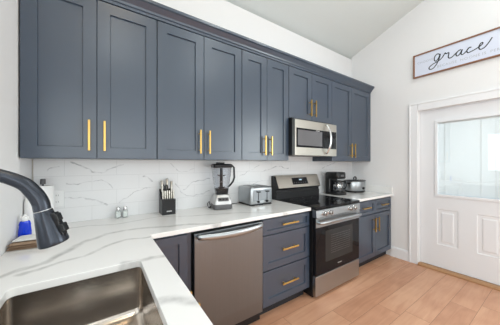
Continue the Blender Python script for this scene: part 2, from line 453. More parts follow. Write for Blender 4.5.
# windows
def window(name, x0, x1, z0, z1, y, flip=1, base=None, rz=0, loc=(0, 0, 0)):
    t = bpy.data.objects.new(name, None); COL.objects.link(t); t.location = loc; t.rotation_euler = (0, 0, rz); struct(t)
    m = MB(); w = .045
    for a, b, c_, d in ((x0, x1, z0, z0+w), (x0, x1, z1-w, z1), (x0, x0+w, z0+w, z1-w), (x1-w, x1, z0+w, z1-w), (x0+w, x1-w, (z0+z1)/2-.02, (z0+z1)/2+.02)):
        m.box(a, b, y-.06, y-.01, c_, d)
    m.build('window_frame', 'trim', t, .003)
    MB().box(x0+w, x1-w, y-.04, y-.034, z0+w, z1-w).build('pane', 'winglass', t)
    m = MB(); k = .075
    for a, b, c_, d in ((x0-k, x0, z0-k, z1+k), (x1, x1+k, z0-k, z1+k), (x0, x1, z1, z1+k), (x0, x1, z0-k, z0)):
        m.box(a, b, y, y+.015, c_, d)
    m.build('window_casing', 'trim', t, .003)
    return t
window('window_1', -3.5, -2.4, .7, 2.4, YF)
window('window_2', -1.7, -.6, .7, 2.4, YF)
window('window_3', -.47, .47, 1.15, 2.1, 0, rz=-PI/2, loc=(WL, -1.45, 0))

window('window_added_left', -.9, .9, .7, 2.4, 0, rz=-PI/2, loc=(WL, -3.7, 0))  # unseen left window, added to bring fill light onto the right wall
window('window_added_right', -.9, .9, .7, 2.4, 0, rz=PI/2, loc=(XR, -3.5, 0))  # unseen right window, added so the left wall gets fill light
# door in the right wall: local frame x' runs along -y of the room, front faces -x
dr = bpy.data.objects.new('door_1', None); COL.objects.link(dr); struct(dr)
dr.location = (0.035, 0, 0); dr.rotation_euler = (0, 0, -PI/2)
# local coords: X = -world y, Y = world x  => front face at Y negative
X0, X1, ZB, ZT = .968, 1.882, .035, 2.048
gx0, gx1, gz0, gz1 = 1.14, 1.71, .955, 1.89
m = MB()
m.box(X0, gx0, 0, .044, ZB, ZT); m.box(gx1, X1, 0, .044, ZB, ZT); m.box(gx0, gx1, 0, .044, gz1, ZT)
m.box(gx0, gx1, .006, .044, ZB, gz0)
pan = [(1.145, 1.345, .325, .775), (1.505, 1.705, .325, .775)]
m.box(gx0, pan[0][0], 0, .02, ZB, gz0); m.box(pan[1][1], gx1, 0, .02, ZB, gz0); m.box(pan[0][1], pan[1][0], 0, .02, ZB, gz0)
for p in pan:
    m.box(p[0], p[1], 0, .02, ZB, p[2]); m.box(p[0], p[1], 0, .02, p[3], gz0)
m.build('door_slab', 'door', dr)
for p in pan:
    m = MB(); a, b_, c_, d = p
    R = []
    for ins, yy in ((0, 0), (.012, .010), (.03, .010), (.05, .001)):
        R.append([m.bm.verts.new(q) for q in ((a+ins, yy, c_+ins), (b_-ins, yy, c_+ins), (b_-ins, yy, d-ins), (a+ins, yy, d-ins))])
    for r0, r1 in zip(R[:-1], R[1:]):
        for i in range(4): m.bm.faces.new((r0[i], r0[(i+1) % 4], r1[(i+1) % 4], r1[i]))
    m.bm.faces.new(R[-1]); bmesh.ops.recalc_face_normals(m.bm, faces=m.bm.faces[:])
    m.build('raised_panel', 'door', dr)
m = MB(); k = .032
for a, b_, c_, d in ((gx0-k+.012, gx1+k-.012, gz0-k+.012, gz0+.012), (gx0-k+.012, gx1+k-.012, gz1-.012, gz1+k-.012), (gx0-k+.012, gx0+.012, gz0+.012, gz1-.012), (gx1-.012, gx1+k-.012, gz0+.012, gz1-.012)):
    m.box(a, b_, -.012, .001, c_, d)
m.build('glass_moulding', 'door', dr, .004, 2)
for yy in (.008, .036): MB().box(gx0, gx1, yy, yy+.003, gz0, gz1).build('glass_pane', 'doorglass', dr)
m = MB(); nsl = 62; pitch = (gz1-gz0-.03)/nsl
for i in range(nsl):
    z = gz0+.015+pitch*(i+.5)
    m.box(gx0+.008, gx1-.008, .0225, .0235, z-pitch*.52, z+pitch*.52, rot=Matrix.Rotation(.28, 3, 'X'))
m.build('blind_slats', 'slat', dr)
m = MB()
for x in (1.215, 1.535, 1.65): m.box(x-.003, x+.003, .016, .019, gz0+.01, gz1-.01)
m.box(gx0+.004, gx1-.004, .014, .032, gz1-.03, gz1-.005)
m.build('blind_cords', 'white', dr)
h = MB().lathe([(0, 0), (.03, 0), (.03, .006), (.012, .012), (.012, .04), (.026, .05), (.028, .065), (.018, .078), (0, .08)], seg=24,
               mtx=Matrix.Translation((1.82, 0, .96)) @ Matrix.Rotation(PI/2, 4, 'X')).build('door_handle', 'chrome', dr, smooth=40)
m = MB()
m.box(-DY1-.001, X0-.003, .0, .12, 0, DZ); m.box(X1+.003, -DY0+.001, .0, .12, 0, DZ); m.box(X0-.003, X1+.003, .0, .12, ZT+.003, DZ)
m.box(X0-.003, X0+.01, .046, .06, 0, DZ); m.box(X1-.01, X1+.003, .046, .06, 0, DZ)
m.build('door_jamb', 'trim', dr)
# casing (trim_1)
m = MB(); cw = .105
for (ya, yb, za, zb) in ((DY1, DY1+cw, 0, DZ+cw), (DY0-cw, DY0, 0, DZ+cw), (DY0, DY1, DZ, DZ+cw)):
    m.box(-.018, .001, ya+.004*(ya == DY1), yb-.004*(yb == DY0), za, zb)
bb = .02
m.box(-.023, -.018, DY1+cw-bb, DY1+cw, 0, DZ+cw); m.box(-.023, -.018, DY0-cw, DY0-cw+bb, 0, DZ+cw); m.box(-.023, -.018, DY0-cw+bb, DY1+cw-bb, DZ+cw-bb, DZ+cw)
struct(m.build('trim_1', 'trim', bevel=.004))
t = MB(); t.prism([(-.035, 0), (.14, 0), (.14, .03), (-.01, .03), (-.035, .016)], 'y', DY0+.002, DY1-.002)
struct(t.build('trim_2', 'threshold', bevel=.002))
def base(name, ya, yb):
    m = MB(); m.prism([(0, 0), (-.016, 0), (-.016, .12), (-.010, .14), (0, .145)], 'y', ya, yb)
    return struct(m.build(name, 'trim'))
base('baseboard_right', DY1+cw+.001, -.615)
base('baseboard_right', YF, DY0-cw-.001)
m = MB(); m.prism([(YF, 0), (YF+.016, 0), (YF+.016, .12), (YF+.01, .14), (YF, .145)], 'x', WL+.02, XR-.02); struct(m.build('baseboard_front', 'trim'))
m = MB(); m.prism([(WL, 0), (WL+.016, 0), (WL+.016, .12), (WL+.01, .14), (WL, .145)], 'y', YF+.02, -2.0); struct(m.build('baseboard_left', 'trim'))

# recessed ceiling lights (unseen; all but the sink one added for soft light)
def downlight(x, y, power, lab, col=(.95, 1, .985)):
    zc = Z0-SL*y if y > RIDGE_Y else Z0+(ZR-Z0)*(y-YF)/(RIDGE_Y-YF)
    ang = math.atan(SL) if y > RIDGE_Y else -math.atan((ZR-Z0)/(RIDGE_Y-YF))
    t = thing('ceiling_downlight', lab, 'ceiling light', (x, y, zc-.001), 0, 'recessed ceiling downlights')
    t.rotation_euler = (-ang, 0, 0)
    MB().lathe([(.085, 0), (.085, -.008), (.07, -.01), (.066, -.002), (.066, 0)], seg=32).build('trim_ring', 'white', t, smooth=40)
    MB().lathe([(0, -.003), (.066, -.003), (.066, -.001), (0, -.001)], seg=32).build('lens', M['lamp'], t)
    l = bpy.data.lights.new('downlight_bulb', 'AREA'); l.shape = 'DISK'; l.size = .13; l.energy = power; l.color = col
    o = bpy.data.objects.new('downlight_bulb', l); COL.objects.link(o); o.parent = t; o.location = (0, 0, -.02)
    o.rotation_euler = (ang, 0, 0)
M['lamp'] = mat('lamp_lens', (1, .95, .88, 1), .5)
M['lamp'].node_tree.nodes['Principled BSDF'].inputs['Emission Color'].default_value = (.97, .98, 1, 1)
M['lamp'].node_tree.nodes['Principled BSDF'].inputs['Emission Strength'].default_value = 8
for x, y, lab in ((-3.3, -1.85, 'round white recessed ceiling light over the sink'), (-1.9, -2.1, 'added round white recessed ceiling light in front of the stove'),
                  (-.8, -2.2, 'added round white recessed ceiling light near the door'), (-3.3, -3.6, 'added round white recessed ceiling light far left at the back of the room'),
                  (-1.4, -3.6, 'added round white recessed ceiling light right at the back of the room')):
    downlight(x, y, 9, lab, (1, .78, .50) if 'sink' in lab else (.95, 1, .985))

# ------------------------------------------------------------------ upper cabinets
UF = -.325; UB = 1.388; UT = 2.462
def upper(x0, x1, xm, zb, label):
    t = thing('upper_cabinet', label, 'wall cabinet', ((x0+x1)/2, 0, zb), 0, 'navy wall cabinets')
    cx = (x0+x1)/2; L = x0-cx; R = x1-cx; Mx = xm-cx; H = UT-zb
    m = MB(); m.box(L+.0005, R-.0005, UF+.021, -.001, 0, H); m.build('body', 'navy', t)
    g = .0032
    d1 = shaker_bm(L+g, Mx-g*.6, .003, H-.006, UF, .073).build('door', 'navy', t)
    d2 = shaker_bm(Mx+g*.6, R-g, .003, H-.006, UF, .073).build('door', 'navy', t)
    hz = .152
    pull(d1, Mx-.042, hz, UF, .2); pull(d2, Mx+.042, hz, UF, .2)
    return t
upper(-3.925, -3.177, -3.556, UB, 'navy shaker wall cabinet at the far left, beside the left wall')
upper(-3.177, -2.407, -2.795, UB, 'navy two-door wall cabinet above the knife block and blender')
upper(-2.407, -1.785, -2.098, UB, 'narrow tall navy wall cabinet just left of the microwave')
upper(-1.785, -.997, -1.395, 1.872, 'short navy wall cabinet directly above the microwave')
upper(-.997, -.025, -.532, UB, 'navy wall cabinet in the right corner above the coffee maker')
m = MB(); m.box(-.0245, -.0005, UF+.004, -.001, UB, UT); tag(m.build('cabinet_filler', 'navy'), 'narrow navy filler strip between last wall cabinet and right wall', 'cabinet filler')
m = MB(); m.prism([(-.001, UT+.001), (UF+.0, UT+.001), (UF-.004, UT+.018), (UF-.012, UT+.022), (UF-.018, UT+.035), (UF-.045, UT+.066), (UF-.056, UT+.072), (UF-.056, UT+.094), (-.001, UT+.094)], 'x', WL+.001, -.0005)
tag(m.build('crown_moulding', 'navy'), 'long navy crown moulding running along the tops of the wall cabinets', 'crown moulding')

# ------------------------------------------------------------------ base cabinets
BF = -.63; KH = .10; CT = .883
def base_body(t, L, R, H0=KH, H1=CT, y0=BF+.021):
    MB().box(L+.0005, R-.0005, y0, -.001, H0, H1-.0008).build('body', 'navy', t)
    MB().box(L+.001, R-.001, BF+.08, -.02, 0, H0).build('toe_kick', 'toe', t)
# blind corner cabinet
t = thing('corner_base_cabinet', 'navy corner base cabinet with one narrow door left of the dishwasher', 'base cabinet', (-3.15, 0, 0))
base_body(t, -.128, .141)
shaker_bm(-.122, .108, .11, .868, BF, .055).build('door', 'navy', t)
# three drawer base
t = thing('drawer_base_cabinet', 'navy base cabinet with three stacked drawers between dishwasher and range', 'base cabinet', (-2.09, 0, 0))
base_body(t, -.300, .296)
for z0, z1, rl in ((.733, .868, .036), (.424, .724, .06), (.112, .415, .06)):
    d = shaker_bm(-.297, .293, z0, z1, BF, rl).build('drawer', 'navy', t)
    pull(d, .005, (z0+z1)/2+.008, BF, .2, False)
# right base
t = thing('two_door_base_cabinet', 'navy base cabinet with two drawers and two doors right of the range', 'base cabinet', (-.5, 0, 0))
base_body(t, -.482, .498)
for a, b_, hx in ((-.479, .012, -.2), (.015, .47, .2)):
    d = shaker_bm(a, b_, .69, .868, BF, .042).build('drawer', 'navy', t); pull(d, (a+b_)/2-.005, .788, BF, .19, False)
    d = shaker_bm(a, b_, .112, .681, BF, .062).build('door', 'navy', t); pull(d, .012-.045 if a < 0 else .015+.045, .545, BF, .19, True)
# peninsula base cabinet (doors face +x)
t = thing('sink_base_cabinet', 'navy peninsula base cabinet under the sink, facing the range', 'base cabinet', (WL+.02, -1.3, 0), PI/2)
MB().box(-.62, .62, -.618, -.60, KH, CT-.001).box(-.62, -.60, -.60, -.01, KH, CT-.001).box(.60, .62, -.60, -.01, KH, CT-.001).box(-.60, .60, -.60, -.01, KH, KH+.02).build('body', 'navy', t)
MB().box(-.62, .62, -.56, -.02, 0, KH).build('toe_kick', 'toe', t)
for a, b_, s in ((-.617, -.002, -1), (.002, .617, 1)):
    d = shaker_bm(a, b_, .112, .868, -.639, .07).build('door', 'navy', t); pull(d, s*.045, .74, -.639, .2)

# ------------------------------------------------------------------ dishwasher
t = thing('dishwasher', 'stainless steel dishwasher under the counter left of the drawers', 'dishwasher', (-2.7, 0, 0))
MB().box(-.302, .302, -.60, -.02, .012, .878).build('body', 'black', t)
m = MB(); m.prism([(-.60, .10), (-.642, .10), (-.647, .2), (-.647, .80), (-.643, .862), (-.62, .868), (-.60, .868)], 'x', -.299, .299)
m.build('door', 'steel_v', t, .003)
MB().box(-.295, .295, -.58, -.57, .012, .095).build('kick_plate', 'black', t)
m = MB(); m.tube([(-.268, -.650, .843), (-.262, -.678, .842), (-.14, -.695, .834), (0, -.70, .831), (.14, -.695, .834), (.262, -.678, .842), (.268, -.650, .843)], [.013, .016, .020, .022, .020, .016, .013], 12, True, 6, flat=(1, .55, 1.15))
for s in (-1, 1): m.box(s*.262-.008, s*.262+.008, -.675, -.640, .832, .854)
m.build('handle', 'steel_n', t, smooth=50)

# ------------------------------------------------------------------ range
t = thing('electric_range', 'stainless steel and black glass electric range between the base cabinets', 'oven', (-1.388, 0, 0))
RW = .397
MB().box(-RW+.003, RW-.003, -.655, -.03, .015, .892).build('body', 'black', t, .002)
MB().box(-RW+.001, RW-.001, -.702, -.115, .894, .922).build('cooktop', 'blackglass', t, .006, 3)
m = MB()
for bx, by, br_ in ((-.2, -.52, .11), (.2, -.52, .09), (-.2, -.27, .08), (.2, -.27, .1), (0, -.24, .06)):
    m.lathe([(br_-.0015, .9225), (br_, .9225), (br_, .9228), (br_-.0015, .9228), (br_-.0015, .9225)], c=(bx, by, 0), seg=40)
m.build('burner_ring', 'darkgrey', t)
m = MB(); m.prism([(-.655, .892), (-.700, .888), (-.708, .815), (-.655, .815)], 'x', -RW+.004, RW-.004)
cp = m.build('control_panel', 'steel_n', t, .002)
for kx in (-.275, -.185, .175, .262):
    k = MB().lathe([(0, .036), (.019, .036), (.022, .032), (.0225, .006), (.027, .003), (.027, 0)], seg=28,
                   mtx=Matrix.Translation((kx, -.7035, .852)) @ Matrix.Rotation(PI/2+.1, 4, 'X')).build('knob', 'chrome', cp, smooth=40)
    MB().box(-.0045, .0045, -.008, .0, -.02, .02).build('knob_grip', 'chrome', k, .002, loc=(kx, -.7395, .8555))
# oven door
m = MB(); m.box(-RW+.006, RW-.006, -.695, -.657, .238, .808); od = m.build('oven_door', 'blackglass', t, .004)
MB().box(-RW+.005, RW-.005, -.699, -.694, .715, .809).build('door_band', 'steel_n', od, .001)
MB().box(-.24, .25, -.6965, -.694, .345, .665).build('window', 'ovenglass', od, .001)
m = MB()
for i in range(9): m.box(-.15+.0, .20, -.6975, -.6963, .42+i*.023, .422+i*.023)
m.build('rack_pattern', 'darkgrey', od)
m = MB(); m.tube([(-.355, -.70, .765), (-.345, -.738, .765), (-.2, -.748, .768), (0, -.75, .769), (.2, -.748, .768), (.345, -.738, .765), (.355, -.70, .765)], .015, 12, True, 6, flat=(1, .7, 1.1))
m.build('handle', 'steel_n', od, smooth=50)
MB().box(-.03, .04, -.6965, -.6945, .283, .290).build('badge', 'silver', od)
MB().box(-RW+.006, RW-.006, -.694, -.655, .03, .228).build('storage_drawer', 'steel_n', t, .004)
for a in (-.36, .36):
    for b_ in (-.62, -.08): MB().lathe([(0, 0), (.018, 0), (.018, .015), (0, .015)], c=(a, b_, 0), seg=16).build('foot', 'black', t)
# backguard
m = MB(); m.prism([(-.02, .90), (-.115, .90), (-.115, 1.0), (-.105, 1.005), (-.105, 1.03), (-.135, 1.05), (-.075, 1.20), (-.02, 1.20)], 'x', -RW, RW)
bgd = m.build('backguard', 'black', t, .003)
m = MB(); m.prism([(-.1365, 1.052), (-.1415, 1.054), (-.0795, 1.202), (-.07, 1.207), (-.03, 1.207), (-.03, 1.2015), (-.0757, 1.2015)], 'x', -RW+.018, RW-.004)
m.build('control_fascia', 'steel', bgd)
ang = math.atan2(.062, .148)
rotm = Matrix.Rotation(-ang, 3, 'X')
d = MB().box(-.125, .155, -.0015, .0015, -.045, .045).build('display', 'blackglass', bgd, loc=(0, -.112, 1.130)); d.rotation_euler = (-ang, 0, 0)
MB().box(.0, .05, -.0026, -.0016, .008, .024).build('clock_digits', 'display', d)
for i in range(6):
    MB().box(-.11+i*.042, -.095+i*.042, -.0022, -.0015, -.028, -.018).build('key_mark', 'darkgrey', d)

# ------------------------------------------------------------------ microwave
t = thing('microwave_oven', 'stainless steel over-the-range microwave with a curved vertical handle', 'microwave', (-1.409, 0, 1.447))
MW = .374
MB().box(-MW+.002, MW-.002, -.3715, -.002, .004, .423).build('body', 'black', t, .003)
m = MB(); m.box(-MW, MW, -.42, -.372, 0, .398); dd = m.build('door', 'steel', t, .004, 3)
MB().box(-MW+.02, MW-.012, -.4225, -.419, .09, .305).build('black_glass_front', 'blackglass', dd, .001)
MB().box(-MW+.04, .085, -.424, -.4222, .112, .285).build('window', 'mwglass', dd, .001)
m = MB(); m.tube([(.150, -.425, .375), (.152, -.448, .365), (.160, -.480, .29), (.163, -.490, .205), (.160, -.480, .12), (.152, -.448, .045), (.150, -.425, .035)], .014, 12, True, 6, flat=(1.15, .7, 1))
m.build('handle', 'chrome', dd, smooth=50)
MB().box(-.03, .035, -.4238, -.4224, .29, .297).build('badge', 'silver', dd)
m = MB()
for i in range(22): m.box(-MW+.03+i*.033, -MW+.055+i*.033, -.3735, -.370, .405, .418)
m.build('vent_grille', 'darkgrey', t)
MB().box(-MW+.05, MW-.05, -.33, -.06, .0, .0045).build('underside_panel', 'darkgrey', t)

# ------------------------------------------------------------------ worktops
def slab(outer, hole, z0, z1, name):
    bm = bmesh.new(); es = []
    for loop in (outer, hole):
        if not loop: continue
        vs = [bm.verts.new((x, y, z0)) for x, y in loop]
        for i in range(len(vs)): es.append(bm.edges.new((vs[i], vs[(i+1) % len(vs)])))
    bmesh.ops.triangle_fill(bm, edges=es, use_beauty=True)
    r = bmesh.ops.extrude_face_region(bm, geom=bm.faces[:])
    bmesh.ops.translate(bm, verts=[v for v in r['geom'] if isinstance(v, bmesh.types.BMVert)], vec=(0, 0, z1-z0))
    bmesh.ops.recalc_face_normals(bm, faces=bm.faces[:])
    m = MB(); m.bm = bm
    return m
def rrect(x0, x1, y0, y1, r, n=6):
    out = []
    for cx, cy, a0 in ((x1-r, y1-r, 0), (x0+r, y1-r, 90), (x0+r, y0+r, 180), (x1-r, y0+r, 270)):
        for i in range(n+1):
            a = math.radians(a0+90*i/n); out.append((cx+r*math.cos(a), cy+r*math.sin(a)))
    return out
SX0, SX1, SY0, SY1 = -3.806, -3.386, -1.78, -1.006
CZ0, CZ1 = .884, .915
outer = [(WL+.001, -.001), (-1.79, -.001), (-1.79, -.648), (-3.282, -.648), (-3.282, -1.95), (WL+.001, -1.95)]
o = slab(outer, rrect(SX0, SX1, SY0, SY1, .022), CZ0, CZ1, 'w').build('quartz_worktop', 'quartz', bevel=.0025, seg=2)
tag(o, 'L-shaped white veined quartz worktop with the sink cut-out', 'countertop')
t = thing('quartz_worktop', 'short white quartz worktop right of the range under the coffee maker', 'countertop', (0, 0, 0))
MB().box(-.985, -.001, -.648, -.0105, CZ0, CZ1).build('slab', 'quartz', t, .0025)
MB().box(-.021, -.001, -.640, -.0105, CZ1+.0003, CZ1+.098).build('side_splash', 'quartz', t, .002)

# tile backsplash
t = thing('tile_backsplash', 'white marble tile backsplash behind the long left worktop and range', 'backsplash')
MB().box(WL+.008, -.001, -.0095, -.0005, .9155, 1.3875).build('tile_field', 'tile', t)
MB().box(WL+.001, WL+.0079, -.012, -.0005, .9155, 1.3875).build('edge_trim', 'steel', t)

# ------------------------------------------------------------------ sink
bm = bmesh.new()
levels = [(-.012, CZ0-.0005, .024), (0, CZ0-.0005, .020), (.0, .80, .020), (.002, .70, .020), (.012, .680, .024), (.03, .672, .03), (.17, .664, .05)]
rings = []
for ins, z, r in levels:
    n_ = 6
    pts = rrect(SX0+ins-.008, SX1-ins+.008, SY0+ins-.008, SY1-ins+.008, r, n_)
    rings.append([bm.verts.new((x, y, z)) for x, y in pts])
for a, b_ in zip(rings[:-1], rings[1:]):
    for i in range(len(a)): bm.faces.new((a[i], a[(i+1) % len(a)], b_[(i+1) % len(a)], b_[i]))
bm.faces.new(rings[-1]); bmesh.ops.recalc_face_normals(bm, faces=bm.faces[:])
for f_ in bm.faces: f_.normal_flip()
t = thing('kitchen_sink', 'undermount brushed stainless steel sink in the white worktop', 'sink', (0, 0, 0))
m = MB(); m.bm = bm; o = m.build('basin', 'sinksteel', t, smooth=40)
so = o.modifiers.new('solid', 'SOLIDIFY'); so.thickness = .0015; so.offset = 0
MB().lathe([(0, .006), (.02, .004), (.045, .003), (.055, .001), (.055, -.004)], c=((SX0+SX1)/2, (SY0+SY1)/2, .664), seg=32).build('drain', 'chrome', t, smooth=40)

# ------------------------------------------------------------------ faucet
FY = -1.56
t = thing('kitchen_faucet', 'dark slate pull-down faucet arching over the sink', 'faucet', (-3.888, FY, .915))
fx0, fz0 = -3.888, .915
def F(x, z): return (x-fx0, 0, z-fz0)
MB().lathe([(0, 0), (.027, 0), (.027, .008), (.022, .014), (.019, .05), (.017, .12), (.0125, .14), (0, .14)], seg=28).build('base', 'faucet', t, smooth=40)
MB().tube([F(-3.888, 1.04), F(-3.888, 1.18), F(-3.875, 1.26), F(-3.83, 1.318), F(-3.76, 1.342), F(-3.70, 1.340), F(-3.6585, 1.3226), F(-3.641, 1.303), F(-3.6315, 1.284), F(-3.6285, 1.268)],
          [.0125, .0125, .0125, .0115, .0105, .0105, .0118, .0128, .0132, .0132], 20, True, 8).build('spout', 'faucet', t, smooth=60)
HT = Vector(F(-3.628, 1.268))
axis = (Vector((-3.6115, 0, 1.203))-Vector((-3.628, 0, 1.268))).normalized()
q = Vector((0, 0, -1)).rotation_difference(axis).to_matrix().to_4x4()
sh = MB().lathe([(0, 0), (.0134, 0), (.0142, -.002), (.0160, -.015), (.0196, -.038), (.0226, -.056), (.0238, -.064), (.0230, -.067), (.020, -.068), (.018, -.065), (0, -.065)], seg=36,
                mtx=Matrix.Translation(HT) @ q).build('spray_head', 'faucet', t, smooth=40)
MB().lathe([(.0125, .0006), (.0139, .0003), (.0139, -.0005), (.0125, -.001)], seg=36, mtx=Matrix.Translation(HT) @ q).build('collar_ring', 'silver', sh, smooth=40)
ctrl = MB()
ctrl.box(-.006, .006, -.021, -.013, -.056, -.010)
ctrl.box(-.0065, .0065, -.0235, -.017, -.028, -.013)
ctrl.box(-.0065, .0065, -.0265, -.018, -.050, -.034)
o = ctrl.build('spray_button', 'black', sh, .0015)
o.matrix_local = Matrix.Translation(HT) @ q @ Matrix.Rotation(math.radians(62), 4, 'Z') @ Matrix.Rotation(math.radians(-4), 4, 'X')
m = MB(); m.tube([(0, -.015, .075), (0, -.045, .08), (.005, -.075, .115)], [.008, .006, .005], 12); m.build('lever', 'faucet', t, smooth=40)

# ------------------------------------------------------------------ things by the wall at the left
# paper towel roll on a stand
t = thing('paper_towel_holder', 'white paper towel roll on a metal stand in the left corner of the worktop', 'paper towel holder', (-3.860, -.092, .915))
MB().lathe([(0, 0), (.066, 0), (.066, .006), (.06, .010), (0, .010)], seg=32).build('base', 'chrome', t, smooth=40)
MB().lathe([(.0, .0105), (.0575, .0105), (.058, .015), (.058, .288), (.0575, .290), (.02, .290), (.019, .2885), (0, .2885)], seg=40).build('paper_roll', 'paper', t, smooth=40)
MB().lathe([(.006, .285), (.006, .300), (.014, .300), (.015, .303), (.015, .332), (.012, .336), (0, .336)], seg=20).build('finial', 'darkgrey', t, smooth=40)
# tall white bottle
t = thing('lotion_bottle', 'tall plain white bottle against the left wall beside the paper towels', 'bottle', (-3.893, -.215, .915))
MB().lathe([(0, 0), (.031, 0), (.033, .004), (.033, .20), (.028, .222), (.013, .235), (.012, .24), (0, .24)], seg=28).build('bottle_body', 'white', t, smooth=40)
MB().lathe([(.0, .2405), (.014, .2405), (.014, .262), (.012, .265), (0, .265)], seg=20).build('cap', 'white', t, smooth=40)
# blue soap bottle
t = thing('dish_soap_bottle', 'small clear bottle of bright blue dish soap behind the folded cloths', 'bottle', (-3.896, -.345, .915))
MB().lathe([(0, 0), (.026, 0), (.028, .004), (.029, .05), (.025, .085), (.0265, .09), (.021, .11), (.0, .11)], seg=28, sy=.75).build('bottle_body', 'blue', t, smooth=40)
MB().lathe([(0, .1105), (.013, .1105), (.013, .118), (.017, .119), (.017, .135), (.007, .139), (.006, .148), (0, .148)], seg=20).build('cap', 'white', t, smooth=40)
# folded cloths
def cloth(name, m, x0, x1, y0, y1, z0, layers, th, amp, label, rz):
    cx, cy = (x0+x1)/2, (y0+y1)/2
    mb = MB(); hw, hd = (x1-x0)/2, (y1-y0)/2
    for k in range(layers):
        nx, ny = 16, 12; sh = [random.uniform(-.004, .004) for _ in range(2)]
        top = []; bot = []
        for i in range(nx+1):
            ra = []; rb = []
            for j in range(ny+1):
                u = -1+2*i/nx; v = -1+2*j/ny
                e = min(1, 3.2*min(1-abs(u), 1-abs(v)))**.5
                zz = amp*math.sin(3*u+k)*math.cos(2.4*v+k*2)*e
                base_z = k*th
                ra.append(mb.bm.verts.new((u*hw*(1-.02*k)+sh[0], v*hd*(1-.02*k)+sh[1], base_z+th*(.5+.48*e)+max(0, zz)*(k == layers-1))))
                rb.append(mb.bm.verts.new((u*hw*(1-.02*k)+sh[0], v*hd*(1-.02*k)+sh[1], base_z+th*(.5-.48*e))))
            top.append(ra); bot.append(rb)
        for i in range(nx):
            for j in range(ny):
                mb.bm.faces.new((top[i][j], top[i+1][j], top[i+1][j+1], top[i][j+1]))
                mb.bm.faces.new((bot[i][j], bot[i][j+1], bot[i+1][j+1], bot[i+1][j]))
        for i in range(nx):
            mb.bm.faces.new((top[i][0], bot[i][0], bot[i+1][0], top[i+1][0])); mb.bm.faces.new((top[i][ny], top[i+1][ny], bot[i+1][ny], bot[i][ny]))
        for j in range(ny):
            mb.bm.faces.new((top[0][j], top[0][j+1], bot[0][j+1], bot[0][j])); mb.bm.faces.new((top[nx][j], bot[nx][j], bot[nx][j+1], top[nx][j+1]))
    bmesh.ops.recalc_face_normals(mb.bm, faces=mb.bm.faces[:])
    o = mb.build(name, m, smooth=60); o.location = (cx, cy, z0); o.rotation_euler = (0, 0, rz)
    return tag(o, label, 'cloth')
cloth('folded_dishcloth', 'towel', -3.917, -3.765, -.545, -.410, .9152, 3, .0105, .002, 'light brown folded dishcloth lying on the worktop by the faucet', -.12)
cloth('folded_dishcloth', 'whitecloth', -3.915, -3.775, -.515, -.405, .9475, 1, .011, .003, 'crumpled white dishcloth on top of the brown folded one', -.1)

# outlet plate on the tile
t = thing('wall_outlet', 'white double outlet plate on the tile right of the paper towels', 'electrical outlet', (-3.795, -.0098, 1.10))
MB().box(-.038, .038, -.0055, 0, -.06, .06).build('cover_plate', 'white', t, .002)
for s in (-1, 1):
    r_ = MB().box(-.016, .016, -.008, -.0052, s*.024-.014, s*.024+.014).build('receptacle', 'white', t, .003)
    MB().box(-.007, -.005, -.0083, -.0078, s*.024-.004, s*.024+.006).box(.005, .007, -.0083, -.0078, s*.024-.004, s*.024+.006).build('slots', 'darkgrey', r_)

# salt and pepper shakers
for x, lab, fill in ((-3.418, 'square clear glass shaker, the left one of the pair', 'salt'), (-3.368, 'square clear glass shaker, the right one of the pair', 'salt')):
    t = thing('glass_shaker', lab, 'shaker', (x, -.05, .9152), 0, 'glass shakers on the worktop')
    MB().box(-.019, .019, -.019, .019, 0, .062).build('glass_jar', 'clear', t, .003, 2)
    MB().box(-.015, .015, -.015, .015, .006, .05).build('contents', fill, t, .002)
    MB().lathe([(.0, .0625), (.014, .0625), (.0145, .068), (.0145, .082), (.011, .089), (0, .090)], seg=20).build('cap', 'chrome', t, smooth=40)

# ------------------------------------------------------------------ knife block + knives
KX, KY = -3.047, -.11
t = thing('knife_block', 'black wedge-shaped knife block holding steel-handled knives', 'knife block', (KX, KY, .9152))
m = MB()
m.prism([(-.055, 0), (.075, 0), (.075, .20), (.062, .215), (.02, .175), (.0, .132), (-.055, .132)], 'x', -.056, .056)
kb = m.build('block', 'black', t, .003)
MB().box(-.02, .022, -.0565, -.055, .026, .034).build('badge', 'silver', t)
def knife(x, y, z, L, tilt, kind, label, group):
    t = thing('kitchen_knife' if kind != 'shears' else 'kitchen_shears', label, 'knife' if kind != 'shears' else 'scissors', (KX+x, KY+y, .9152+z), 0, group)
    R_ = Matrix.Rotation(tilt, 4, 'X')
    t.rotation_euler = (tilt, 0, 0)
    if kind == 'steak':
        m = MB(); m.tube([(0, 0, .004), (0, 0, L*.3), (0, 0, L*.8), (0, 0, L)], [.0062, .0068, .0078, .0070], 12, False, flat=(1, 1.1, 1)); m.build('handle', 'steel', t, smooth=50)
        MB().box(-.0008, .0008, -.006, .006, -.02, .004).build('blade', 'chrome', t)
    elif kind == 'large':
        m = MB(); m.tube([(0, 0, .006), (0, 0, L*.25), (0, .002, L*.6), (0, -.002, L*.92), (0, -.004, L)], [.0095, .0098, .0105, .0125, .009], 14, True, 4, flat=(1, 1.25, 1)); m.build('handle', 'steel', t, smooth=50)
        MB().box(-.0012, .0012, -.012, .012, -.02, .008).build('blade', 'chrome', t)
    else:
        m = MB()
        for s in (-1, 1):
            m.tube([(s*.004, 0, -.01), (s*.012, 0, .02), (s*.022, 0, .045), (s*.018, 0, .072), (s*.006, 0, .07), (s*.005, 0, .04), (s*.004, 0, .0)], .0045, 10, True, 5)
        m.build('handle', 'black', t, smooth=50)
for i in range(6):
    knife(-.045+i*.018, -.028, .130, .075, -.10, 'steak', 'steak knife with a slim steel handle in the front row of the block', 'steak knives in the block')
knife(-.038, .030, .185, .105, -.16, 'large', 'large steel-handled knife at the left back of the block', 'large knives in the block')
knife(.008, .045, .20, .105, -.14, 'large', 'tallest steel-handled knife in the back middle of the block', 'large knives in the block')
knife(.042, .030, .185, .098, -.12, 'large', 'steel-handled knife at the right back of the block', 'large knives in the block')
